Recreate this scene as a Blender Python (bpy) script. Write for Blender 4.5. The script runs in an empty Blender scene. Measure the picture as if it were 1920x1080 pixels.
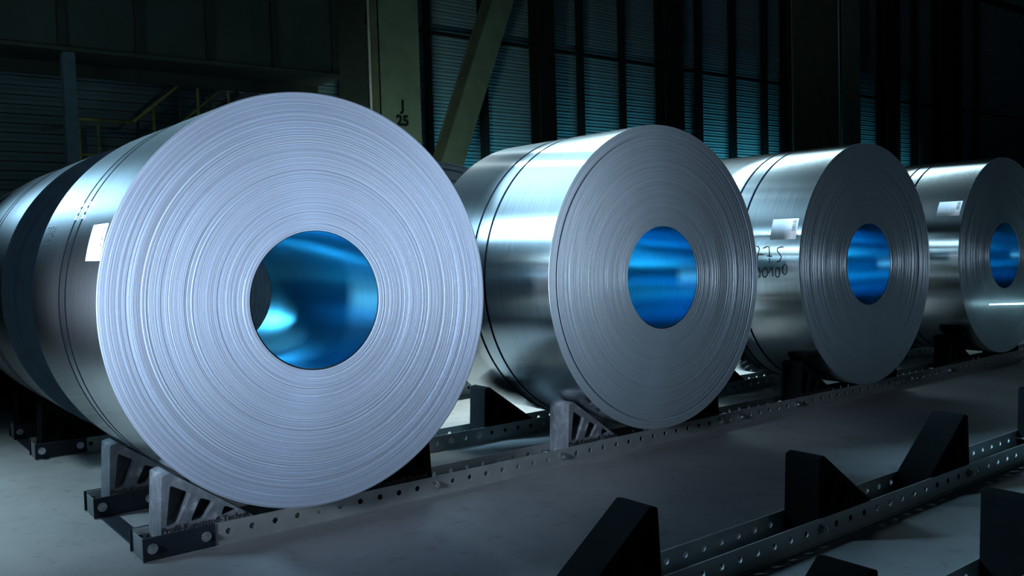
import bpy, bmesh, math, random
from mathutils import Vector, Matrix
random.seed(7)
S = bpy.context.scene
COL = S.collection
PI = math.pi

# ------------------------------------------------------------------ camera
R = ((0.78631, -0.61716, -0.02878), (0.05205, 0.01976, 0.99845), (0.61564, 0.78660, -0.04765))
f_, y_, p_, r_ = 1676.69, 0.664123, 0.0476689, -0.0287898
fw = Vector((math.sin(y_)*math.cos(p_), math.cos(y_)*math.cos(p_), -math.sin(p_)))
rt = Vector((math.cos(y_), -math.sin(y_), 0.0)); up = rt.cross(fw)
r2 = rt*math.cos(r_) + up*math.sin(r_); u2 = -rt*math.sin(r_) + up*math.cos(r_)
CAM = Vector((-1.5452, -3.6056, 1.245))
cd = bpy.data.cameras.new('camera'); cam = bpy.data.objects.new('camera', cd); COL.objects.link(cam)
cam.matrix_world = Matrix(((r2.x, u2.x, -fw.x, CAM.x), (r2.y, u2.y, -fw.y, CAM.y), (r2.z, u2.z, -fw.z, CAM.z), (0, 0, 0, 1)))
cd.sensor_width = 36.0; cd.lens = 36.0*f_/1920.0; cd.clip_end = 200
S.camera = cam

# ------------------------------------------------------------------ world, lights, exposure
w = bpy.data.worlds.new('hall_air'); S.world = w; w.use_nodes = True
w.node_tree.nodes['Background'].inputs[0].default_value = (0.25, 0.6, 0.75, 1)
w.node_tree.nodes['Background'].inputs[1].default_value = 0.004
S.view_settings.view_transform = 'Standard'; S.view_settings.look = 'None'
S.view_settings.exposure = 0.0; S.view_settings.gamma = 1.0; S.view_settings.use_curve_mapping = False

def area(name, loc, target, sx, sy, power, color, spread=180):
    d = bpy.data.lights.new(name, 'AREA'); d.shape = 'RECTANGLE'; d.size = sx; d.size_y = sy
    d.energy = power; d.color = color; d.spread = math.radians(spread)
    o = bpy.data.objects.new(name, d); COL.objects.link(o); o.location = loc
    o.rotation_euler = (Vector(target)-Vector(loc)).to_track_quat('-Z', 'Y').to_euler()
    return o
def spot(name, loc, target, power, color, angle, blend, radius):
    d = bpy.data.lights.new(name, 'SPOT'); d.energy = power; d.color = color
    d.spot_size = math.radians(angle); d.spot_blend = blend; d.shadow_soft_size = radius
    o = bpy.data.objects.new(name, d); COL.objects.link(o); o.location = loc
    o.rotation_euler = (Vector(target)-Vector(loc)).to_track_quat('-Z', 'Y').to_euler()
    return o
COOL = (0.67, 0.80, 1.0)
area('key_lamp', (-3.0, -1.25, 1.2), (-0.05, 0.0, 1.12), 0.6, 0.6, 33, COOL, 45)
area('front_added_fill', (4.0, -4.5, 1.7), (0.9, 0.0, 1.4), 1.4, 1.4, 2.6, COOL, 38)  # added fill, no real lamp there; brightens the nearer coil faces
area('aisle_lamp', (-2.8, 2.8, 4.1), (2.4, 0.6, 1.9), 1.7, 1.7, 420, (0.42, 0.74, 1.0), 62)
area('aisle_downlight', (-2.6, 2.3, 4.5), (-2.05, 1.9, 0.0), 0.8, 0.8, 62, (0.66, 0.90, 1.0), 52)
area('high_lamp_row', (2.5, 6.5, 6.9), (2.5, 0.9, 1.6), 17.0, 2.4, 62, (0.46, 0.78, 1.0), 76)
area('high_lamp_row_right', (10.0, 5.2, 7.2), (7.0, 0.7, 1.6), 10.0, 2.2, 36, (0.62, 0.90, 1.0), 44)
area('high_lamp', (5.7, 7.6, 7.5), (3.5, 0.6, 1.2), 0.3, 0.3, 12, (0.75, 0.92, 1.0), 120)
area('high_lamp', (4.0, 7.9, 7.5), (3.5, 0.6, 1.2), 0.3, 0.3, 12, (0.75, 0.92, 1.0), 120)
area('row_gap_lamps', (4.5, 1.9, 7.0), (4.5, 1.9, 0.0), 6.0, 0.3, 110, (0.85, 1.0, 0.97), 24)
area('column_added_fill', (3.8, 6.2, 0.8), (6.4, 9.0, 2.6), 0.5, 0.5, 14, (0.75, 1.0, 0.85), 80)  # added light hidden behind the coils to brighten the green columns
area('stair_added_fill', (-1.9, 5.0, 3.0), (2.2, 8.4, 3.4), 0.4, 0.4, 2.5, (0.65, 0.98, 0.90), 100)  # added out of view to lift the girder and stairs, no real lamp
for i, x in enumerate((8.0, 12.0, 16.0, 22.5)):
    area('wall_wash_lamp', (x, 9.3, 0.3), (x, 9.95, 1.3), 3.2, 0.1, (60, 120, 160, 130)[i], (0.13, 0.72, 0.92), 52)

# ------------------------------------------------------------------ helpers
def mesh_from(name, verts, faces, smooth=False):
    m = bpy.data.meshes.new(name); m.from_pydata(verts, [], faces); m.update()
    if smooth:
        m.polygons.foreach_set('use_smooth', [True]*len(m.polygons))
    return m
def link(name, mesh, mat=None, parent=None, loc=None, rot=None):
    o = bpy.data.objects.new(name, mesh); COL.objects.link(o)
    if mat and mesh is not None and not mesh.materials: mesh.materials.append(mat)
    if parent: o.parent = parent
    if loc: o.location = loc
    if rot: o.rotation_euler = rot
    return o
def tag(o, label=None, cat=None, group=None, kind=None):
    if label: o['label'] = label
    if cat: o['category'] = cat
    if group: o['group'] = group
    if kind: o['kind'] = kind
    return o
def empty(name, loc, label, cat, group=None):
    o = bpy.data.objects.new(name, None); COL.objects.link(o); o.location = loc
    o.empty_display_size = 0.1
    return tag(o, label, cat, group)

class MB:
    def __init__(s): s.v = []; s.f = []
    def add(s, vs, fs):
        n = len(s.v); s.v += [tuple(v) for v in vs]; s.f += [tuple(i+n for i in f) for f in fs]
    def box(s, x0, x1, y0, y1, z0, z1, b=0.0):
        if b <= 0:
            vs = [(x, y, z) for x in (x0, x1) for y in (y0, y1) for z in (z0, z1)]
            s.add(vs, [(0, 1, 3, 2), (4, 6, 7, 5), (0, 4, 5, 1), (2, 3, 7, 6), (0, 2, 6, 4), (1, 5, 7, 3)])
            return
        bm = bmesh.new(); bmesh.ops.create_cube(bm, size=1)
        for v in bm.verts:
            v.co = ((x0+x1)/2+v.co.x*(x1-x0), (y0+y1)/2+v.co.y*(y1-y0), (z0+z1)/2+v.co.z*(z1-z0))
        bmesh.ops.bevel(bm, geom=bm.edges[:], offset=b, segments=1, affect='EDGES', profile=0.5)
        bm.verts.index_update()
        s.add([v.co[:] for v in bm.verts], [[v.index for v in f.verts] for f in bm.faces]); bm.free()
    def tube(s, p, q, r, n=10, cap=True, r2=None):
        p = Vector(p); q = Vector(q); d = (q-p).normalized()
        a = d.orthogonal().normalized(); b = d.cross(a)
        r2 = r if r2 is None else r2
        vs = []
        for i in range(n):
            t = 2*PI*i/n; e = a*math.cos(t)+b*math.sin(t)
            vs += [p+e*r, q+e*r2]
        fs = [(2*i, 2*((i+1) % n), 2*((i+1) % n)+1, 2*i+1) for i in range(n)]
        if cap: fs += [tuple(2*i for i in reversed(range(n))), tuple(2*i+1 for i in range(n))]
        s.add(vs, fs)
    def mesh(s, name, smooth=False): return mesh_from(name, s.v, s.f, smooth)

def extruded(name, outer, holes, y0, y1, bevel=0.0, circ_holes=()):
    """filled 2-D outline (x,z) with holes, extruded along y -> mesh"""
    cu = bpy.data.curves.new(name, 'CURVE'); cu.dimensions = '2D'; cu.fill_mode = 'BOTH'
    def poly(pts):
        sp = cu.splines.new('POLY'); sp.points.add(len(pts)-1); sp.use_cyclic_u = True
        for p, q in zip(sp.points, pts): p.co = (q[0], q[1], 0, 1)
    poly(outer)
    for h in holes: poly(h)
    for (cx, cz, r, n) in circ_holes:
        poly([(cx+r*math.cos(2*PI*i/n), cz+r*math.sin(2*PI*i/n)) for i in range(n)])
    cu.extrude = (y1-y0)/2-bevel; cu.bevel_depth = bevel; cu.bevel_resolution = 1; cu.offset = -bevel
    o = bpy.data.objects.new(name, cu); COL.objects.link(o)
    dg = bpy.context.evaluated_depsgraph_get()
    m = bpy.data.meshes.new_from_object(o.evaluated_get(dg))
    bpy.data.objects.remove(o); bpy.data.curves.remove(cu)
    ym = (y0+y1)/2
    for v in m.vertices: v.co = (v.co.x, ym-v.co.z, v.co.y)
    m.materials.clear(); m.name = name
    m.polygons.foreach_set('use_smooth', [False]*len(m.polygons))
    return m
def rounded(pts, r, n=3):
    out = []
    k = len(pts)
    for i in range(k):
        p = Vector(pts[i]); a = Vector(pts[i-1])-p; b = Vector(pts[(i+1) % k])-p
        rr = min(r, a.length*0.45, b.length*0.45)
        A = p+a.normalized()*rr; B = p+b.normalized()*rr
        for j in range(n+1):
            t = j/n; out.append(tuple((1-t)**2*A+2*t*(1-t)*p+t*t*B))
    return out
def text_mesh(name, body, size, extrude=0.0, bold=0.0, align='LEFT'):
    cu = bpy.data.curves.new(name, 'FONT'); cu.body = body; cu.size = size; cu.extrude = extrude
    cu.offset = bold; cu.align_x = align; cu.resolution_u = 3
    o = bpy.data.objects.new(name, cu); COL.objects.link(o)
    dg = bpy.context.evaluated_depsgraph_get()
    m = bpy.data.meshes.new_from_object(o.evaluated_get(dg))
    bpy.data.objects.remove(o); bpy.data.curves.remove(cu)
    for v in m.vertices: v.co = (v.co.x, -v.co.z, v.co.y)
    m.materials.clear(); m.name = name
    return m

# ------------------------------------------------------------------ materials
def new_mat(name):
    m = bpy.data.materials.new(name); m.use_nodes = True
    nt = m.node_tree; return m, nt, nt.nodes['Principled BSDF']
def N(nt, t, **kw):
    n = nt.nodes.new(t)
    for k, v in kw.items():
        if k.startswith('i_'):
            n.inputs[k[2:].replace('_', ' ')].default_value = v
        else: setattr(n, k, v)
    return n
def ramp(nt, fac, stops):
    r = nt.nodes.new('ShaderNodeValToRGB'); e = r.color_ramp.elements
    e[0].position, e[0].color = stops[0][0], stops[0][1]+(1,)
    e[1].position, e[1].color = stops[-1][0], stops[-1][1]+(1,)
    for p, c in stops[1:-1]:
        x = e.new(p); x.color = c+(1,)
    nt.links.new(fac, r.inputs[0]); return r.outputs[0]
def simple(name, col, rough=0.5, metal=0.0, var=0.2, scale=8.0, bump=0.0, spec=0.5):
    m, nt, b = new_mat(name)
    tc = N(nt, 'ShaderNodeTexCoord'); no = N(nt, 'ShaderNodeTexNoise', i_Scale=scale, i_Detail=5.0)
    nt.links.new(tc.outputs['Object'], no.inputs['Vector'])
    lo = tuple(c*(1-var) for c in col); hi = tuple(min(1, c*(1+var)) for c in col)
    nt.links.new(ramp(nt, no.outputs[0], [(0.3, lo), (0.7, hi)]), b.inputs['Base Color'])
    b.inputs['Roughness'].default_value = rough; b.inputs['Metallic'].default_value = metal
    b.inputs['Specular IOR Level'].default_value = spec
    if bump:
        bp = N(nt, 'ShaderNodeBump', i_Strength=bump, i_Distance=0.01)
        nt.links.new(no.outputs[0], bp.inputs['Height']); nt.links.new(bp.outputs[0], b.inputs['Normal'])
    return m
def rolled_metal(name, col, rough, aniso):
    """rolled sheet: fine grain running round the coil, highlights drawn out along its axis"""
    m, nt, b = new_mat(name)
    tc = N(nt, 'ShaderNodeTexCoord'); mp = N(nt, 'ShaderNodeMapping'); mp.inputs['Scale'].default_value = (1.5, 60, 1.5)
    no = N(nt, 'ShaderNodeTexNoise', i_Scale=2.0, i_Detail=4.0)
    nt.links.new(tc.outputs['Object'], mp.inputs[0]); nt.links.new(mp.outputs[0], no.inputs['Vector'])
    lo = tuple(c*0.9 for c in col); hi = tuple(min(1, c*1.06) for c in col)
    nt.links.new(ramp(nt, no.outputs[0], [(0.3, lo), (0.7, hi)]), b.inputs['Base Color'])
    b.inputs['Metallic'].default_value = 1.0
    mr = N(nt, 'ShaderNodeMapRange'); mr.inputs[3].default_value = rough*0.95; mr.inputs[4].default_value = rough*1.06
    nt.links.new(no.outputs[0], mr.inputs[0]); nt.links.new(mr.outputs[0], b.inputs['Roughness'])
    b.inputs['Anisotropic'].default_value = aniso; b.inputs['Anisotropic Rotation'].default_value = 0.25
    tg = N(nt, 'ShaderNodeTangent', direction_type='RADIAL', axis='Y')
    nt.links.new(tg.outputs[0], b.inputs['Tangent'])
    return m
def wound_metal(name, col, rough, strength):
    """end face of the coil: hundreds of sheet edges, rings of slightly different shade"""
    m, nt, b = new_mat(name)
    tc = N(nt, 'ShaderNodeTexCoord'); sx = N(nt, 'ShaderNodeSeparateXYZ'); nt.links.new(tc.outputs['Object'], sx.inputs[0])
    cx = N(nt, 'ShaderNodeCombineXYZ'); nt.links.new(sx.outputs[0], cx.inputs[0]); nt.links.new(sx.outputs[2], cx.inputs[1])
    ln = N(nt, 'ShaderNodeVectorMath', operation='LENGTH'); nt.links.new(cx.outputs[0], ln.inputs[0])
    wob = N(nt, 'ShaderNodeTexNoise', i_Scale=1.6, i_Detail=1.0); nt.links.new(tc.outputs['Object'], wob.inputs['Vector'])
    ad = N(nt, 'ShaderNodeMath', operation='MULTIPLY_ADD'); ad.inputs[1].default_value = 0.012
    nt.links.new(wob.outputs[0], ad.inputs[0]); nt.links.new(ln.outputs['Value'], ad.inputs[2])
    n1 = N(nt, 'ShaderNodeTexNoise', noise_dimensions='1D', i_Scale=1.0, i_Detail=2.0)
    m1 = N(nt, 'ShaderNodeMath', operation='MULTIPLY'); m1.inputs[1].default_value = 230.0
    nt.links.new(ad.outputs[0], m1.inputs[0]); nt.links.new(m1.outputs[0], n1.inputs['W'])
    lo = tuple(c*(1-strength) for c in col); hi = tuple(min(1, c*(1+strength*0.6)) for c in col)
    nt.links.new(ramp(nt, n1.outputs[0], [(0.27, lo), (0.37, tuple(c*0.92 for c in col)), (0.5, col), (0.72, hi)]), b.inputs['Base Color'])
    b.inputs['Metallic'].default_value = 0.75; b.inputs['Roughness'].default_value = rough
    bp = N(nt, 'ShaderNodeBump', i_Strength=0.35, i_Distance=0.002)
    nt.links.new(n1.outputs[0], bp.inputs['Height']); nt.links.new(bp.outputs[0], b.inputs['Normal'])
    return m

M = {}
M['barrel'] = rolled_metal('rolled_steel', (0.70, 0.76, 0.79), 0.185, 0.85)
M['edge'] = wound_metal('wound_steel_edges', (0.58, 0.68, 0.82), 0.46, 0.5)
M['edge_fine'] = wound_metal('wound_steel_edges_fine', (0.55, 0.65, 0.71), 0.42, 0.3)
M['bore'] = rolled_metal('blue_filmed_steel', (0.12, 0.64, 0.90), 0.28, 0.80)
M['end_shade'] = simple('shade_toned_coil_end', (0.05, 0.07, 0.085), 0.6, 0.0)  # bare steel ends of the coils, shade between rows put into the colour
M['gap_shade'] = simple('core_gap_shade', (0.01, 0.012, 0.014), 0.8)  # shade of the recess round the lining, put into the colour
M['strap'] = simple('blued_strap', (0.003, 0.005, 0.008), 0.9, 0.0, spec=0.02)
M['seal'] = simple('bright_strap_seal', (0.85, 0.87, 0.9), 0.35, 0.3)
M['paper'] = simple('label_paper', (0.82, 0.82, 0.83), 0.55, var=0.03)
M['ink'] = simple('black_ink', (0.012, 0.013, 0.016), 0.5)
M['faded_ink'] = simple('faded_ink', (0.008, 0.012, 0.02), 0.8, spec=0.05)
M['galv'] = simple('galvanised_rail', (0.30, 0.33, 0.33), 0.45, 0.6, var=0.12, scale=10)
M['darkplate'] = simple('dark_clamp_plate', (0.012, 0.017, 0.026), 0.4, 0.3)
M['bolt'] = simple('zinc_bolt', (0.6, 0.62, 0.62), 0.28, 1.0)
M['black'] = simple('black_paint', (0.010, 0.011, 0.012), 0.6)
M['bluepaint'] = simple('blue_grey_paint', (0.10, 0.17, 0.22), 0.5)
M['green'] = simple('pale_green_paint', (0.15, 0.21, 0.155), 0.6, var=0.18, scale=3)
M['olive'] = simple('olive_paint', (0.11, 0.13, 0.09), 0.6, var=0.2, scale=3)
M['girder'] = simple('green_grey_panel', (0.055, 0.075, 0.062), 0.6, var=0.2, scale=2)
M['girder_dark'] = simple('green_grey_rib', (0.03, 0.042, 0.035), 0.6)
M['rail_yellow'] = simple('worn_yellow_paint', (0.30, 0.32, 0.10), 0.5, var=0.35, scale=12)
M['stair'] = simple('grey_stair_steel', (0.10, 0.12, 0.13), 0.5)
M['clad'] = simple('blue_grey_cladding', (0.16, 0.26, 0.30), 0.45, var=0.12, scale=1.5)
M['letter'] = simple('black_stencil', (0.008, 0.01, 0.01), 0.6)
M['white_pipe'] = simple('pale_conduit', (0.5, 0.53, 0.5), 0.5)

def block_mat():
    m, nt, b = new_mat('worn_grey_plastic')
    tc = N(nt, 'ShaderNodeTexCoord'); geo = N(nt, 'ShaderNodeNewGeometry')
    no = N(nt, 'ShaderNodeTexNoise', i_Scale=14.0, i_Detail=8.0, i_Roughness=0.7); nt.links.new(tc.outputs['Object'], no.inputs['Vector'])
    c = ramp(nt, no.outputs[0], [(0.38, (0.06, 0.07, 0.08)), (0.56, (0.10, 0.115, 0.13)), (0.68, (0.24, 0.26, 0.27))])
    nt.links.new(c, b.inputs['Base Color']); b.inputs['Roughness'].default_value = 0.55
    bp = N(nt, 'ShaderNodeBump', i_Strength=0.2, i_Distance=0.004); nt.links.new(no.outputs[0], bp.inputs['Height']); nt.links.new(bp.outputs[0], b.inputs['Normal'])
    return m
M['block'] = block_mat()
M['block_shaded'] = simple('shaded_black_plastic', (0.004, 0.005, 0.0055), 0.9, spec=0.03)  # near-black block plastic, shade on the dimmer blocks put into the colour

def concrete():
    m, nt, b = new_mat('stained_concrete')
    tc = N(nt, 'ShaderNodeTexCoord')
    n1 = N(nt, 'ShaderNodeTexNoise', i_Scale=0.9, i_Detail=8.0, i_Roughness=0.65); nt.links.new(tc.outputs['Object'], n1.inputs['Vector'])
    n2 = N(nt, 'ShaderNodeTexNoise', i_Scale=9.0, i_Detail=6.0, i_Roughness=0.75); nt.links.new(tc.outputs['Object'], n2.inputs['Vector'])
    base = ramp(nt, n1.outputs[0], [(0.25, (0.11, 0.12, 0.125)), (0.5, (0.155, 0.165, 0.17)), (0.75, (0.21, 0.215, 0.22))])
    sp = ramp(nt, n2.outputs[0], [(0.30, (0.45, 0.45, 0.45)), (0.44, (1, 1, 1)), (1.0, (1.05, 1.05, 1.05))])
    mx = N(nt, 'ShaderNodeMixRGB', blend_type='MULTIPLY'); mx.inputs[0].default_value = 0.8
    nt.links.new(base, mx.inputs[1]); nt.links.new(sp, mx.inputs[2]); nt.links.new(mx.outputs[0], b.inputs['Base Color'])
    b.inputs['Roughness'].default_value = 0.62; b.inputs['Specular IOR Level'].default_value = 0.35
    bp = N(nt, 'ShaderNodeBump', i_Strength=0.15, i_Distance=0.01); nt.links.new(n2.outputs[0], bp.inputs['Height']); nt.links.new(bp.outputs[0], b.inputs['Normal'])
    return m
M['concrete'] = concrete()

# ------------------------------------------------------------------ floor and wall
mb = MB(); mb.box(-9, 40, -9, 10.3, -0.2, 0.0)
tag(link('floor', mb.mesh('floor'), M['concrete']), kind='structure')

mb = MB(); mb.box(-9, 40, 10.07, 10.3, 0.0, 9.0)
wall = tag(link('wall_back', mb.mesh('wall_back'), M['black']), kind='structure')
# horizontal cladding boards, each a lipped strip with an open joint under it
BH = 0.128
prof = [(10.07, 0.0), (10.035, 0.006), (10.028, 0.05), (10.035, 0.085), (10.03, 0.118), (10.07, 0.118)]
vs = [(x, y, z) for x in (-9.0, 40.0) for (y, z) in prof]; n = len(prof)
fs = [(i, i+1, n+i+1, n+i) for i in range(n-1)] + [tuple(range(n))[::-1], tuple(range(n, 2*n))]
board = mesh_from('cladding_board', vs, fs); board.materials.append(M['clad'])
for k in range(68):
    link('cladding_board', board, None, wall, (0, 0, 0.01+k*BH))

# posts in front of the cladding: (x0, x1, wide)
posts = [(7.226, 7.351), (8.382, 8.592), (10.866, 11.043), (12.071, 12.246), (14.501, 14.724), (15.705, 15.945), (16.957, 17.171),
         (23.173, 23.45), (24.162, 24.471), (26.904, 27.2), (28.079, 28.4)]
ordn = ['first', 'second', 'third', 'fourth', 'fifth', 'sixth', 'seventh', 'eighth', 'ninth', 'tenth', 'eleventh']
for k, (a, b) in enumerate(posts):
    t = empty('wall_post', ((a+b)/2, 9.94, 0), 'thin dark wall post against blue cladding, %s thin one from the left' % ordn[k], 'post', 'thin dark wall posts')
    h = (b-a)/2
    mb = MB(); mb.box(-h, h, -0.05, -0.035, 0, 9); link('flange', mb.mesh('flange'), M['black'], t)
    mb = MB(); mb.box(-0.008, 0.008, -0.035, 0.085, 0, 9); link('web', mb.mesh('web'), M['black'], t)
wides = [(9.65, 10.2), (13.2, 13.95), (17.75, 18.5), (22.3, 23.0), (25.4, 26.4)]
for k, (a, b) in enumerate(wides):
    t = empty('wind_column', ((a+b)/2, 9.8, 0), 'broad black wind column standing before the cladding, %s broad one from the left' % ordn[k], 'column', 'broad black wind columns')
    h = (b-a)/2*0.97
    mb = MB(); mb.box(-h, h-0.14, -0.16, -0.135, 0, 9); link('flange', mb.mesh('flange'), M['black'], t)
    mb = MB(); mb.box(-h, h-0.14, 0.135, 0.16, 0, 9); link('flange', mb.mesh('flange'), M['black'], t)
    mb = MB(); mb.box(-0.08, -0.06, -0.135, 0.135, 0, 9); link('web', mb.mesh('web'), M['black'], t)
    mb = MB(); mb.box(h-0.13, h, 0.10, 0.15, 0, 9); link('side_plate', mb.mesh('side_plate'), M['stair'], t)
mb = MB(); mb.box(-9, 40, 9.88, 9.93, 5.04, 5.11, 0.008)
tag(link('wall_girt', mb.mesh('wall_girt'), M['black']), 'long dark horizontal girt running along the wall behind the posts', 'girt')

# ------------------------------------------------------------------ green building columns
def column(x0, fl0, fl1, Y, label, marks, dark):
    t = empty('building_column', (x0, Y, 0), label, 'column', 'green building columns')
    mb = MB(); mb.box(fl0-x0, fl1-x0, 0, 0.03, 0, 9, 0.004); link('front_flange', mb.mesh('front_flange'), M['green'], t)
    mb = MB(); mb.box(fl0-x0-0.17, fl0-x0-0.004, 0.06, 0.09, 0, 9); link('web_plate', mb.mesh('web_plate'), M['olive'], t)
    mb = MB(); mb.box(0, fl0-x0-0.24, 0.02, 0.06, 0, 9, 0.004); link('side_panel', mb.mesh('side_panel'), M['girder_dark'] if not dark else M['olive'], t)
    mb = MB(); mb.tube((fl0-x0-0.2, -0.01, 0), (fl0-x0-0.2, -0.01, 9), 0.022, 10); link('conduit', mb.mesh('conduit', True), M['white_pipe'], t)
    mb = MB(); mb.box(fl1-x0-0.02, fl1-x0, 0.031, 0.5, 0, 9); link('side_plate', mb.mesh('side_plate'), M['girder_dark'], t)
    if marks:
        link('marking_letter', text_mesh('marking_letter', 'J', 0.235, 0.002, 0.010, 'CENTER'), M['letter'], t, (6.168-x0, -0.004, 3.49))
        link('marking_number', text_mesh('marking_number', '25', 0.235, 0.002, 0.010, 'CENTER'), M['letter'], t, (6.158-x0, -0.004, 3.245))
column(5.051, 5.788, 6.525, 9.0, 'pale green building column stencilled J 25', True, False)
column(16.95, 19.05, 19.83, 9.0, 'dark green building column behind the third coil', False, True)

# diagonal brace
def prism(p0a, p0b, p1a, p1b, y0, y1):
    (ax, az), (bx, bz), (cx, cz), (dx, dz) = p0a, p0b, p1a, p1b
    v = [(ax, y0, az), (bx, y0, bz), (dx, y0, dz), (cx, y0, cz), (ax, y1, az), (bx, y1, bz), (dx, y1, dz), (cx, y1, cz)]
    return v, [(0, 1, 2, 3), (7, 6, 5, 4), (0, 4, 5, 1), (1, 5, 6, 2), (2, 6, 7, 3), (3, 7, 4, 0)]
sl = (8.30-7.12)/(5.64-2.75)
def bx(z, off): return 7.12+(z-2.75)*sl+off
t = empty('diagonal_brace', (bx(0.0, 0.2), 9.3, 0), 'pale green diagonal brace leaning right beside the J 25 column', 'brace')
ox = bx(0.0, 0.2)
v, f = prism((bx(0.0, 0)-ox, 0.0), (bx(0.0, 0.47)-ox, 0.0), (bx(7.4, 0)-ox, 7.4), (bx(7.4, 0.47)-ox, 7.4), 0.0, 0.03)
link('front_flange', mesh_from('front_flange', v, f), M['green'], t)
v, f = prism((bx(0.0, 0.02)-ox, 0.0), (bx(0.0, 0.06)-ox, 0.0), (bx(7.4, 0.02)-ox, 7.4), (bx(7.4, 0.06)-ox, 7.4), 0.031, 0.34)
link('side_plate', mesh_from('side_plate', v, f), M['olive'], t)
v, f = prism((bx(0.0, 0)-ox, 0.0), (bx(0.0, 0.47)-ox, 0.0), (bx(7.4, 0)-ox, 7.4), (bx(7.4, 0.47)-ox, 7.4), 0.341, 0.37)
link('rear_flange', mesh_from('rear_flange', v, f), M['olive'], t)

# ------------------------------------------------------------------ overhead girder, post, stairs
g = empty('overhead_girder', (2.0, 8.0, 3.68), 'dark green panelled girder overhead at upper left', 'girder')
edges = [-1.8, -0.9, 0.03, 0.93, 1.81, 2.69, 3.58, 4.48]
for a, b in zip(edges[:-1], edges[1:]):
    mb = MB(); mb.box(a-2+0.05, b-2-0.05, 0.03, 0.05, 0.06, 2.6, 0.004); link('panel', mb.mesh('panel'), M['girder'], g)
for e in edges:
    mb = MB(); mb.box(e-2-0.05, e-2+0.05, -0.01, 0.06, 0.05, 2.6, 0.004); link('stiffener', mb.mesh('stiffener'), M['girder_dark'], g)
mb = MB(); mb.box(-3.85, 2.52, -0.06, 0.7, 0.0, 0.05, 0.006); link('bottom_flange', mb.mesh('bottom_flange'), M['girder'], g)
mb = MB(); mb.box(-3.85, 2.52, 0.68, 0.72, -0.16, -0.002); link('soffit_beam', mb.mesh('soffit_beam'), M['girder_dark'], g)
mb = MB(); mb.box(-3.8, 2.5, 0.66, 0.70, 0.06, 2.6); link('back_panel', mb.mesh('back_panel'), M['girder_dark'], g)
mb = MB(); mb.box(2.46, 2.5, 0.06, 0.65, 0.06, 2.6); link('end_panel', mb.mesh('end_panel'), M['girder'], g)
t = empty('support_post', (0.985, 8.0, 0), 'blue grey steel post carrying the overhead girder beside the stairs', 'post')
mb = MB(); mb.box(-0.07, 0.07, 0.0, 0.012, 0.012, 3.675); link('flange', mb.mesh('flange'), M['bluepaint'], t)
mb = MB(); mb.box(-0.07, 0.07, 0.12, 0.132, 0.012, 3.675); link('flange', mb.mesh('flange'), M['bluepaint'], t)
mb = MB(); mb.box(-0.006, 0.006, 0.012, 0.12, 0.012, 3.675); link('web', mb.mesh('web'), M['bluepaint'], t)
mb = MB(); mb.box(-0.12, 0.12, -0.05, 0.18, 0, 0.012); link('base_plate', mb.mesh('base_plate'), M['bluepaint'], t)

st = empty('steel_stairs', (1.9, 8.8, 0), 'steel stairs with worn yellow handrails under the overhead girder', 'stairs')
def stair_side(y, hand_mat, post_mat):
    # handrail path, x relative to 1.9
    pts = [(-0.95, 2.95), (-0.68, 3.01), (0.0, 3.01), (0.42, 3.38), (0.92, 3.80), (1.6, 4.38)] if y > 0.2 else [(-0.68, 3.01), (0.0, 3.01), (0.9, 3.79), (1.6, 4.40)]
    mb = MB()
    for a, b in zip(pts[:-1], pts[1:]): mb.tube((a[0], y, a[1]), (b[0], y, b[1]), 0.022, 10)
    link('handrail', mb.mesh('handrail', True), hand_mat, st)
    mb = MB(); mb.tube((-0.68, y, 2.56), (-0.2, y, 2.56), 0.015, 8); mb.tube((-0.2, y, 2.56), (0.0, y, 2.50), 0.015, 8); mb.tube((0.0, y, 2.50), (1.6, y, 3.88), 0.015, 8)
    link('mid_rail', mb.mesh('mid_rail', True), hand_mat, st)
    for px, z0, z1 in ((-0.66, 2.0, 3.0), (-0.43, 2.0, 3.0), (0.27, 2.22, 3.24), (0.87, 2.7, 3.76), (1.3, 3.1, 4.12)):
        mb = MB(); mb.tube((px, y, z0), (px, y, z1), 0.02, 8); link('baluster', mb.mesh('baluster', True), post_mat, st)
    v, f = prism((0.0, 1.98), (0.0, 2.20), (1.75, 3.50), (1.75, 3.72), y-0.008, y+0.008)
    link('stringer', mesh_from('stringer', v, f), M['stair'], st)
stair_side(0.0, M['rail_yellow'], M['rail_yellow'])
stair_side(0.75, M['stair'], M['stair'])
for k in range(9):
    x = 0.1+k*0.18; z = 2.17+k*0.157
    mb = MB(); mb.box(x, x+0.22, 0.012, 0.738, z-0.03, z, 0.004); link('tread', mb.mesh('tread'), M['stair'], st)
mb = MB(); mb.box(-0.75, 0.05, -0.03, 0.78, 1.95, 2.0, 0.005); link('landing', mb.mesh('landing'), M['stair'], st)
for px in (-0.7, 0.0):
    for py in (0.0, 0.74):
        mb = MB(); mb.box(px-0.03, px+0.03, py-0.03, py+0.03, 0, 1.949); link('landing_leg', mb.mesh('landing_leg'), M['stair'], st)

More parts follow.
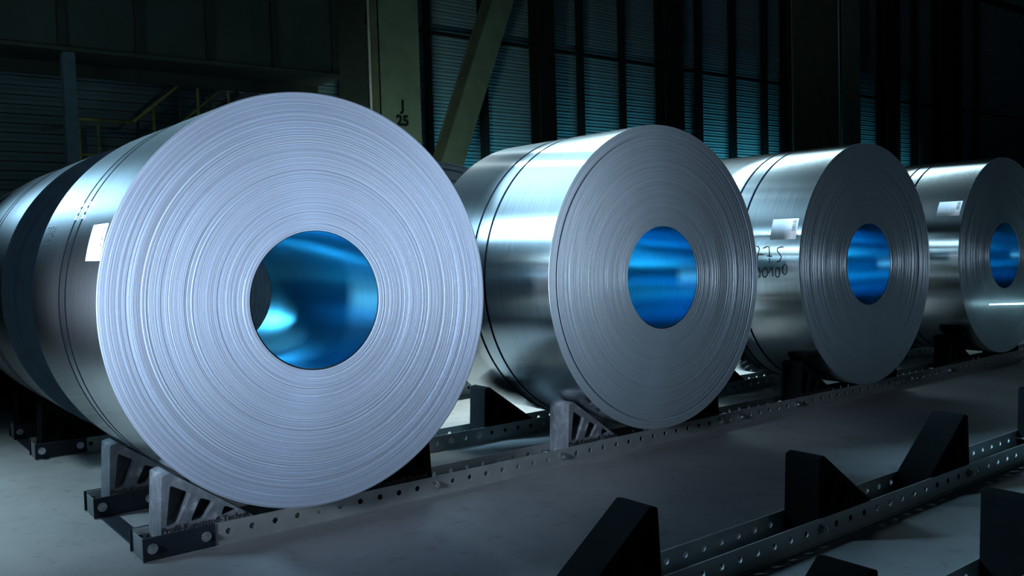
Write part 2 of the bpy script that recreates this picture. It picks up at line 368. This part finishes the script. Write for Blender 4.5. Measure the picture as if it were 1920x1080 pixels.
# ------------------------------------------------------------------ coils
ZC = 1.0282; RI = 0.3055
def ring_face(Rout, nseg, dr, jit, seed, band=False):
    rnd = random.Random(seed); r = RI; vs = []; fs = []
    prof = []
    off = 0.0
    while r < Rout-dr*0.6:
        wdt = dr*rnd.uniform(0.55, 1.5); r1 = min(r+wdt, Rout)
        if Rout-r1 < dr*0.5: r1 = Rout
        off = 0.75*off+rnd.gauss(0, jit)
        if rnd.random() < 0.10: off += rnd.choice((-1, 1))*jit*1.6
        o = max(-0.004, min(0.004, off))
        if band and 0.928 < r/Rout < 0.944: o = 0.011
        g = min(0.0007, wdt*0.15)
        prof += [(r+0.0002, o+0.0016), (r+g, o), (r1-g, o), (r1-0.0002, o+0.0016)]
        r = r1
    prof[-1] = (Rout, prof[-2][1]+0.001)
    m = len(prof)
    for k in range(nseg):
        a = 2*PI*k/nseg; c, s = math.cos(a), math.sin(a)
        vs += [(p*c, q, p*s) for p, q in prof]
    for k in range(nseg):
        k2 = (k+1) % nseg
        fs += [(k*m+i, k*m+i+1, k2*m+i+1, k2*m+i) for i in range(m-1)]
    return mesh_from('wound_edge', vs, fs)
def cylinder(name, r, y0, y1, nseg, inward=False, back=None, ny=1):
    vs = []; fs = []
    ys = [y0+(y1-y0)*i/ny for i in range(ny+1)]
    for k in range(nseg):
        a = 2*PI*k/nseg; c, s = math.cos(a), math.sin(a)
        vs += [(r*c, y, r*s) for y in ys]
    m = ny+1
    for k in range(nseg):
        k2 = (k+1) % nseg
        for i in range(ny):
            q = (k*m+i, k2*m+i, k2*m+i+1, k*m+i+1)
            fs.append(q[::-1] if inward else q)
    if back is not None:
        n0 = len(vs)
        for k in range(nseg):
            a = 2*PI*k/nseg; vs.append((back*math.cos(a), y1, back*math.sin(a)))
        for k in range(nseg):
            k2 = (k+1) % nseg; fs.append((k*m+ny, k2*m+ny, n0+k2, n0+k))
    me = mesh_from(name, vs, fs, True)
    return me
def sharp_ends(me):
    me.polygons.foreach_set('use_smooth', [abs(p.normal.y) < 0.5 for p in me.polygons])
def band_mesh(name, r, y0, y1, th, nseg=128):
    vs = []; fs = []
    for k in range(nseg):
        a = 2*PI*k/nseg; c, s = math.cos(a), math.sin(a)
        for rr, y in ((r-0.0005, y0), (r+th, y0+0.0006), (r+th, y1-0.0006), (r-0.0005, y1)):
            vs.append((rr*c, y, rr*s))
    for k in range(nseg):
        k2 = (k+1) % nseg
        fs += [(k*4+i, k2*4+i, k2*4+i+1, k*4+i+1) for i in range(3)]
    return mesh_from(name, vs, fs)
def on_barrel(r, y, deg): a = math.radians(deg); return (r*math.cos(a), y, r*math.sin(a))
def patch(name, r, y0, y1, d0, d1, n=8, skew=0.0, th=0.0007):
    vs = []; fs = []
    for i in range(n+1):
        d = d0+(d1-d0)*i/n; sk = skew*i/n
        for rr in (r, r+th): vs += [on_barrel(rr, y0+sk, d), on_barrel(rr, y1+sk, d)]
    for i in range(n):
        a = i*4; b = a+4
        fs += [(a+2, a+3, b+3, b+2), (a, a+2, b+2, b), (a+3, a+1, b+1, b+3)]
    fs += [(0, 1, 3, 2), (n*4+2, n*4+3, n*4+1, n*4)]
    return mesh_from(name, vs, fs)
def stroke(mb, r, pts, wd):
    """pen stroke on the barrel, pts = (y, deg)"""
    P = [Vector((p[0], math.radians(p[1])*r)) for p in pts]
    n = len(P); L = []
    for i in range(n):
        d = (P[min(i+1, n-1)]-P[max(i-1, 0)]).normalized(); q = Vector((-d.y, d.x))*wd/2
        L += [P[i]+q, P[i]-q]
    mb.add([on_barrel(r+0.0006, p.x, math.degrees(p.y/r)) for p in L], [(2*i, 2*i+1, 2*i+3, 2*i+2) for i in range(n-1)])
def unwrap(pts):
    return [(y, d if d > 0 else d+360) for y, d in pts]

LEN = 1.22
face_coarse = ring_face(0.903, 256, 0.0052, 0.0006, 3); face_coarse.materials.append(M['edge'])
face_fine = ring_face(0.903, 224, 0.0060, 0.0003, 5); face_fine.materials.append(M['edge_fine'])
face_band = ring_face(0.903, 224, 0.0060, 0.0003, 9, True); face_band.materials.append(M['edge_fine'])
face_back = ring_face(0.903, 128, 0.0120, 0.0008, 11); face_back.materials.append(M['end_shade'])
def core_mesh():
    # lining tube (blue film) with a recessed lip coloured dark as shade, a little off centre in the eye of the coil
    return cylinder('bore_lining', 0.3015, 0.007, LEN-0.01, 160, True, None, 4)
def lip_mesh():
    n = 96; vs = []; fs = []
    for k in range(n):
        a = 2*PI*k/n; c, s = math.cos(a), math.sin(a)
        vs += [(RI*c, 0.010, RI*s), (0.3015*c+0.0025, 0.0085, 0.3015*s+0.002), (RI*c, 0.0015, RI*s)]
    for k in range(n):
        j = (k+1) % n
        fs += [(3*k, 3*k+1, 3*j+1, 3*j), (3*k+2, 3*k, 3*j, 3*j+2)]
    return mesh_from('core_lip', vs, fs)
LIN = core_mesh(); LIP = lip_mesh()
BAR = {}
def coil(x, y, Rr, label, face, L=LEN, straps=(0.575, 0.70), n=256, core_shift=(0.0025, 0.002)):
    t = empty('steel_coil', (x, y, ZC), label, 'coil', 'steel coils in rows on perforated rails')
    k = Rr/0.903
    o = link('wound_edge', face, None, t); o.scale = (k, 1, k)
    key = L
    if key not in BAR:
        b = cylinder('barrel', 0.903, 0.0012, L, n, False, RI, 2); sharp_ends(b); b.materials.append(M['barrel']); b.materials.append(M['end_shade']); b.polygons.foreach_set('material_index', [1 if abs(p.normal.y) > 0.5 else 0 for p in b.polygons]); BAR[key] = b
    o = link('barrel', BAR[key], None, t); o.scale = (k, 1, k)
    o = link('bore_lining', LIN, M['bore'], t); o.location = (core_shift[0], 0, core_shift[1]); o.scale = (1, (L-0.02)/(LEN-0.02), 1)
    link('core_lip', LIP, M['gap_shade'], t)
    for s in straps:
        link('strap', band_mesh('strap', Rr, s-0.0085, s+0.0085, 0.0016), M['strap'], t)
    return t

c1 = coil(0.1928, 0.0, 0.903, 'largest silver steel coil nearest the camera, with coarse wound rings', face_coarse, straps=(0.515, 0.635))
c2 = coil(2.434, 0.013, 0.899, 'second silver steel coil in the front row, white glare on its side', face_band)
c3 = coil(4.6764, 0.002, 0.8977, 'third steel coil in the front row, with handwritten 775 and white label', face_fine, straps=(0.50, 0.625))
c4 = coil(6.9207, -0.005, 0.876, 'fourth steel coil in shadow at the right edge beside the light tube', face_fine, straps=(0.52, 0.625))
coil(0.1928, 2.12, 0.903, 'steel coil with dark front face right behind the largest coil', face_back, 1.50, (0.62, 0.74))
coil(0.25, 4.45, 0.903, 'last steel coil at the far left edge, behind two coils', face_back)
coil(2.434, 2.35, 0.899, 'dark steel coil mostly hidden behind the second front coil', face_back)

# strap seals on the nearest coil and the one behind it
def seals(t, ys, d0, d1, r):
    kids = [c for c in t.children if c.name.startswith('strap')]
    for c, y in zip(kids, ys):
        for j in range(3):
            d = d0+(d1-d0)*(j+0.15)/3
            link('strap_seal', patch('strap_seal', r+0.001, y-0.010, y+0.010, d, d+(d1-d0)/3*0.62, 2, 0, 0.004), M['seal'], c)
seals(c1, (0.515, 0.635), 149.5, 155.5, 0.903)

# labels with bar code
def sticker(t, r, y0, y1, d0, d1, skew, lab):
    p = link('paper_label', patch('paper_label', r+0.0006, y0, y1, d0, d1, 8, skew), M['paper'], t)
    if lab: p['label'] = lab
    mb = MB(); rnd = random.Random(3); d = d0+0.6; yw = y0+(y1-y0)*0.16
    while d < d0+(d1-d0)*0.60:
        wd = rnd.choice((0.08, 0.14, 0.22))
        vs = [on_barrel(r+0.0017, yy+skew*(dd-d0)/(d1-d0), dd) for dd in (d, d+wd) for yy in (y0+0.012, yw+0.008)]
        mb.add(vs, [(0, 1, 3, 2)]); d += wd+rnd.choice((0.1, 0.18))
    link('barcode', mb.mesh('barcode'), M['ink'], p)
    mb = MB()
    for j in range(3):
        yy = y0+0.05+j*0.012
        for i in range(5):
            d = d0+(d1-d0)*(0.52+0.09*i)
            mb.add([on_barrel(r+0.0017, a+skew*(d-d0)/(d1-d0), dd) for dd in (d, d+0.5) for a in (yy, yy+0.003)], [(0, 1, 3, 2)])
    link('printed_lines', mb.mesh('printed_lines'), M['faded_ink'], p)
sticker(c1, 0.903, 0.030, 0.255, 157.5, 167.0, -0.03, 'blank white paper label')
sticker(c3, 0.8977, 0.039, 0.249, 157.3, 166.9, 0.0, 'white paper label with bar code')
sticker(c4, 0.876, 0.028, 0.227, 146.5, 155.7, 0.0, 'white paper label with bar code')

# handwriting on the third coil
SCRIPT = [[(0.36,169.74),(0.34,169.97),(0.33,171.0),(0.34,174.25),(0.345,176.28)],[(0.34,173.56),(0.29,173.47)],
 [(0.3,170.82),(0.27,170.0),(0.25,170.15),(0.243,172.7),(0.24,177.11)],[(0.26,174.29),(0.22,174.51)],
 [(0.13,170.27),(0.16,170.43),(0.18,170.93),(0.178,172.14),(0.16,173.35),(0.143,174.55),(0.148,175.94),(0.16,176.72),(0.178,176.8)],
 [(0.34,179.32),(0.325,-179.88),(0.32,-178.26),(0.323,-176.42),(0.34,-176.01)],
 [(0.268,179.7),(0.26,-179.57),(0.257,-178.44),(0.26,-177.25),(0.27,-176.38),(0.28,-176.09),(0.292,-176.48),(0.3,-177.42),(0.3,-178.63),(0.29,-179.72),(0.28,179.64),(0.268,179.64)],
 [(0.25,-177.88),(0.234,-179.49),(0.222,179.18),(0.218,-178.9),(0.21,-176.58)],
 [(0.165,179.53),(0.157,-179.78),(0.155,-178.72),(0.157,-177.57),(0.163,-176.64),(0.172,-176.18),(0.182,-176.32),(0.19,-177.03),(0.192,-178.11),(0.188,-179.26),(0.18,179.82),(0.17,179.4)],
 [(0.118,178.06),(0.105,178.11),(0.097,178.79),(0.094,179.91),(0.096,-178.87),(0.102,-177.89),(0.112,-177.44),(0.122,-177.65),(0.13,-178.46),(0.132,-179.64),(0.128,179.16),(0.12,178.29)]]
mb = MB()
for s_ in SCRIPT: stroke(mb, 0.8977, unwrap(s_), 0.008)
link('handwriting', mb.mesh('handwriting'), M['ink'], c3)['label'] = 'black handwritten number 775 over 00100'
# faint dot print on the nearest coil
GL = {'3': ['01110', '10001', '00001', '00110', '00001', '10001', '01110'], '9': ['01110', '10001', '10001', '01111', '00001', '10001', '01110'],
      '4': ['00010', '00110', '01010', '10010', '11111', '00010', '00010'], '0': ['01110', '10001', '10001', '10001', '10001', '10001', '01110']}
for line, dtop in (('3394', 156.3), ('0000', 162.3)):
    mb = MB()
    for ci, ch in enumerate(line):
        for ri, row in enumerate(GL[ch]):
            for cj, b in enumerate(row):
                if b == '1':
                    y = 1.165-0.052*ci-0.0085*cj; d = dtop+0.72*ri
                    mb.add([on_barrel(0.9036, y+a, d+e) for a, e in ((-.003, -.2), (.003, -.2), (.003, .2), (-.003, .2))], [(0, 1, 2, 3)])
    link('dot_print', mb.mesh('dot_print'), M['faded_ink'], c1)['label'] = 'faint dot printed number %s' % line

# ------------------------------------------------------------------ support blocks
TAN = math.tan(math.radians(36))
def zline(u): return 0.2955-TAN*(u-0.129)
def block_outline():
    return rounded([(0.0, 0.004), (0.018, 0.338), (0.054, zline(0.054)-0.002), (0.415, zline(0.415)), (0.425, 0.06), (0.425, 0.004)], 0.007, 2)
WIN = [[(0.055, 0.292), (0.135, 0.246), (0.074, 0.128), (0.032, 0.126)], [(0.176, 0.218), (0.232, 0.19), (0.182, 0.127), (0.132, 0.128)], [(0.277, 0.164), (0.335, 0.135), (0.262, 0.126)]]
def block_parts(mirror):
    s = -1 if mirror else 1
    def fx(pts): return [(s*a, b) for a, b in pts]
    body = extruded('body', fx(block_outline()), [fx(rounded(h, 0.01, 2)) for h in WIN], 0.008, 0.170, 0.003)
    web = MB()
    pts = [(0.02, 0.11), (0.03, 0.30), (0.05, 0.31), (0.35, 0.12), (0.35, 0.11)]
    n = len(pts); vs = [(s*a, y, b) for y in (0.082, 0.096) for a, b in pts]
    web.add(vs, [tuple(range(n)), tuple(range(n, 2*n))[::-1]] + [(i, (i+1) % n, n+(i+1) % n, n+i) for i in range(n)])
    return body, web.mesh('pocket_web')
BL = block_parts(False); BRt = block_parts(True)
TXT = text_mesh('raised_lettering', 'Profil-Kunststoff-Technik', 0.036, 0.0015, 0.0004)
xs_ = [v.co.x for v in TXT.vertices]; wtxt = max(xs_)-min(xs_); kx = 0.375/wtxt
def block(xo, yf, mirror, mat, label, lettering=True, group='wedge blocks'):
    t = empty('wedge_block', (xo, yf, 0.0), label, 'block', group)
    b, wmesh = BRt if mirror else BL
    key = (mirror, mat.name)
    if key not in block.cache:
        bb = b.copy(); bb.materials.append(mat); ww = wmesh.copy(); ww.materials.append(mat); block.cache[key] = (bb, ww)
    bb, ww = block.cache[key]
    link('body', bb, None, t); link('pocket_web', ww, None, t)
    if lettering:
        o = link('raised_lettering', TXT, M['letter'], t)
        o.scale = (kx, 1, 1); o.location = ((-0.405 if mirror else 0.008), 0.0078, 0.0985)
    return t
block.cache = {}
XS = (0.1928, 2.434, 4.6764, 6.9207); HB = 0.669
names = ('the nearest coil', 'the second coil', 'the third coil', 'the fourth coil')
for i, (x, nm) in enumerate(zip(XS, names)):
    mat = M['block'] if i < 2 else M['block_shaded']
    block(x-HB, 0.150, False, mat, ('worn grey' if i < 2 else 'dark')+' wedge block at the left of %s, on its front rails' % nm, True, 'wedge blocks of the front row')
    block(x+HB, 0.150, True, M['block_shaded'], 'dark wedge block at the right of %s, on its front rails' % nm, i < 2, 'wedge blocks of the front row')
    block(x-HB, 0.947, False, mat if i == 0 else M['block_shaded'], 'wedge block at the left of %s, on its rear rails' % nm, i < 1, 'wedge blocks of the front row')
    block(x+HB, 0.947, True, M['block_shaded'], 'dark wedge block at the right of %s, on its rear rails' % nm, False, 'wedge blocks of the front row')
for x, nm in ((XS[0], 'the coil behind the nearest one'), (XS[1], 'the coil hidden behind the second one')):
    for yf, e in ((2.552, 'front'), (3.352, 'rear')):
        block(x-HB, yf, False, M['block_shaded'], 'dark %s wedge block left of %s' % (e, nm), False, 'wedge blocks of the second row')
        block(x+HB, yf, True, M['block_shaded'], 'dark %s wedge block right of %s' % (e, nm), False, 'wedge blocks of the second row')
block(0.25-HB, 4.85, False, M['block_shaded'], 'dark wedge block at the left of the last coil at far left', False, 'wedge blocks of the third row')
block(0.25+HB, 4.85, True, M['block_shaded'], 'dark wedge block at the right of the last coil at far left', False, 'wedge blocks of the third row')
# empty row in the foreground
HF = 0.66; CF = 0.045
for yf, k, side, lab in ((-1.535, 0, 'R', 'black wedge block at bottom centre, sloping down to the left'),
                         (-1.535, 1, 'L', 'black wedge block in empty row, upright back facing left, right of centre'),
                         (-1.535, 1, 'R', 'large black wedge block in empty row, long slope facing left'),
                         (-1.535, 2, 'L', 'black wedge block of the empty row cut by the right edge'),
                         (-2.335, 0, 'R', 'black wedge block whose top just shows at the bottom edge'),
                         (-2.335, 1, 'L', 'black wedge block in the lower right corner')):
    x = CF+2.242*k+(HF if side == 'R' else -HF)
    block(x, yf, side == 'R', M['block_shaded'], lab, False, 'wedge blocks of the empty row')

# ------------------------------------------------------------------ perforated rail tracks
def hex_bolt(yf, ys):
    mb = MB()
    mb.tube((0, yf-0.002, 0), (0, yf-0.006, 0), 0.022, 14)
    mb.tube((0, yf-0.006, 0), (0, yf-0.019, 0), 0.0165, 6)
    mb.tube((0, yf-0.019, 0), (0, yf-0.028, 0), 0.009, 10)
    mb.tube((0, yf, 0), (0, ys, 0), 0.008, 10)
    mb.tube((0, ys, 0), (0, ys+0.014, 0), 0.0165, 6)
    return mb.mesh('bolt')
def rail_mesh(x0, x1, yf, side, pitch=0.106, ph=0.0):
    """channel: web with punched holes, short flange at the foot"""
    holes = []
    k = math.ceil((x0+0.02-ph)/pitch)
    while ph+k*pitch < x1-0.02:
        holes.append((ph+k*pitch, 0.054, 0.0135, 12)); k += 1
    return extruded('rail', [(x0, 0.004), (x1, 0.004), (x1, 0.096), (x0, 0.096)], [], yf, yf+0.006, 0.0, holes)
def track(yf, x0, x1, ph, label, bolts, mat, clamp=True, gap=0.172, group='perforated rail tracks'):
    t = empty('rail_track', (x0, yf, 0), label, 'rails', group)
    for dy, side in ((0.0, 1), (gap, -1)):
        o = link('rail', rail_mesh(0, x1-x0, dy, side, 0.106, ph-x0), mat, t)
        mb = MB(); fy = (dy+0.006, dy+0.03) if side > 0 else (dy-0.024, dy)
        mb.box(0, x1-x0, dy-0.012, dy+0.018, 0.0, 0.004); link('foot_flange', mb.mesh('foot_flange'), mat, o)
    bm_ = hex_bolt(0.0, gap+0.006); bm_.materials.append(M['bolt'])
    for bx_ in bolts: link('bolt', bm_, None, t, (bx_-x0, 0, 0.054))
    if clamp:
        b2 = hex_bolt(-0.008, gap+0.014); b2.materials.append(M['bolt'])
        for bx_ in (0.025, 0.245): link('bolt', b2, None, t, (bx_, 0, 0.054))
        mb = MB(); mb.box(-0.012, 0.285, -0.008, -0.0005, 0.002, 0.100, 0.0015); link('clamp_plate', mb.mesh('clamp_plate'), M['darkplate'], t)
        mb = MB(); mb.box(-0.012, 0.10, gap+0.0065, gap+0.014, 0.002, 0.100, 0.0015); link('clamp_plate', mb.mesh('clamp_plate'), M['darkplate'], t)
        mb = MB(); mb.box(-0.006, 0.0, 0.02, gap-0.02, 0.004, 0.09, 0.0015); link('end_cap', mb.mesh('end_cap'), M['stair'], t)
    return t
P = 0.106; H0 = -0.19
fb = [H0+P*i for i in (10, 18, 31, 33, 39, 52, 54, 60)]
track(0.150, -0.535, 10.5, H0, 'nearest lit perforated rail track, under the front ends of the four coils', fb, M['galv'])
track(0.947, -0.535, 10.5, H0, 'second perforated rail track, under the rear ends of the four front coils', [H0+P*i for i in (10, 16, 18, 31, 39)], M['galv'])
track(2.552, -0.50, 10.5, H0, 'third perforated rail track from the front, under the coil behind the nearest one', [H0+P*i for i in (10, 18)], M['galv'])
track(3.352, -0.49, 10.5, H0, 'fourth perforated rail track from the front, left end darkest', [H0+P*i for i in (10, 18)], M['galv'])
track(4.850, -0.47, 10.5, H0, 'rearmost perforated rail track at the left edge', [H0+P*i for i in (2,)], M['galv'])
track(-1.535, -1.2, 9.0, 0.055, 'perforated rail track of the empty foreground row, farther one', [0.055+P*i for i in (6, 15, 27, 36)], M['galv'], False, group='rail tracks of the empty row')
track(-2.335, -1.2, 9.0, 0.055, 'perforated rail track of the empty foreground row, nearer one', [0.055+P*i for i in (6, 15, 27, 36)], M['galv'], False, group='rail tracks of the empty row')
for ya, yb, x, lab in ((0.34, 0.93, -0.52, 'flat dark spacer bar on the floor between the two front rail tracks'),
                       (2.74, 3.33, -0.49, 'flat dark spacer bar on the floor under the second coil row')):
    mb = MB(); mb.box(x, x+0.075, ya, yb, 0.0, 0.008, 0.001)
    tag(link('spacer_bar', mb.mesh('spacer_bar'), M['darkplate']), lab, 'bar')

# ------------------------------------------------------------------ light tube at the right edge
t = empty('light_tube', (7.55, -0.10, 0.0), 'glowing white light tube in front of the fourth coil at right edge', 'lamp')
m, nt, b = new_mat('tube_glow'); b.inputs['Base Color'].default_value = (0.9, 0.95, 1, 1)
b.inputs['Emission Color'].default_value = (0.55, 0.92, 1.0, 1); b.inputs['Emission Strength'].default_value = 4
mb = MB(); mb.tube((-1.15, 0, 0.62), (0.0, 0, 0.56), 0.006, 12, True, 0.009); link('tube', mb.mesh('tube', True), m, t)
mb = MB(); mb.tube((0.02, 0, 0.02), (0.02, 0, 0.60), 0.015, 10); link('stand', mb.mesh('stand', True), M['black'], t)
mb = MB(); mb.tube((0.02, 0, 0.0), (0.02, 0, 0.02), 0.12, 20); link('base', mb.mesh('base'), M['black'], t)
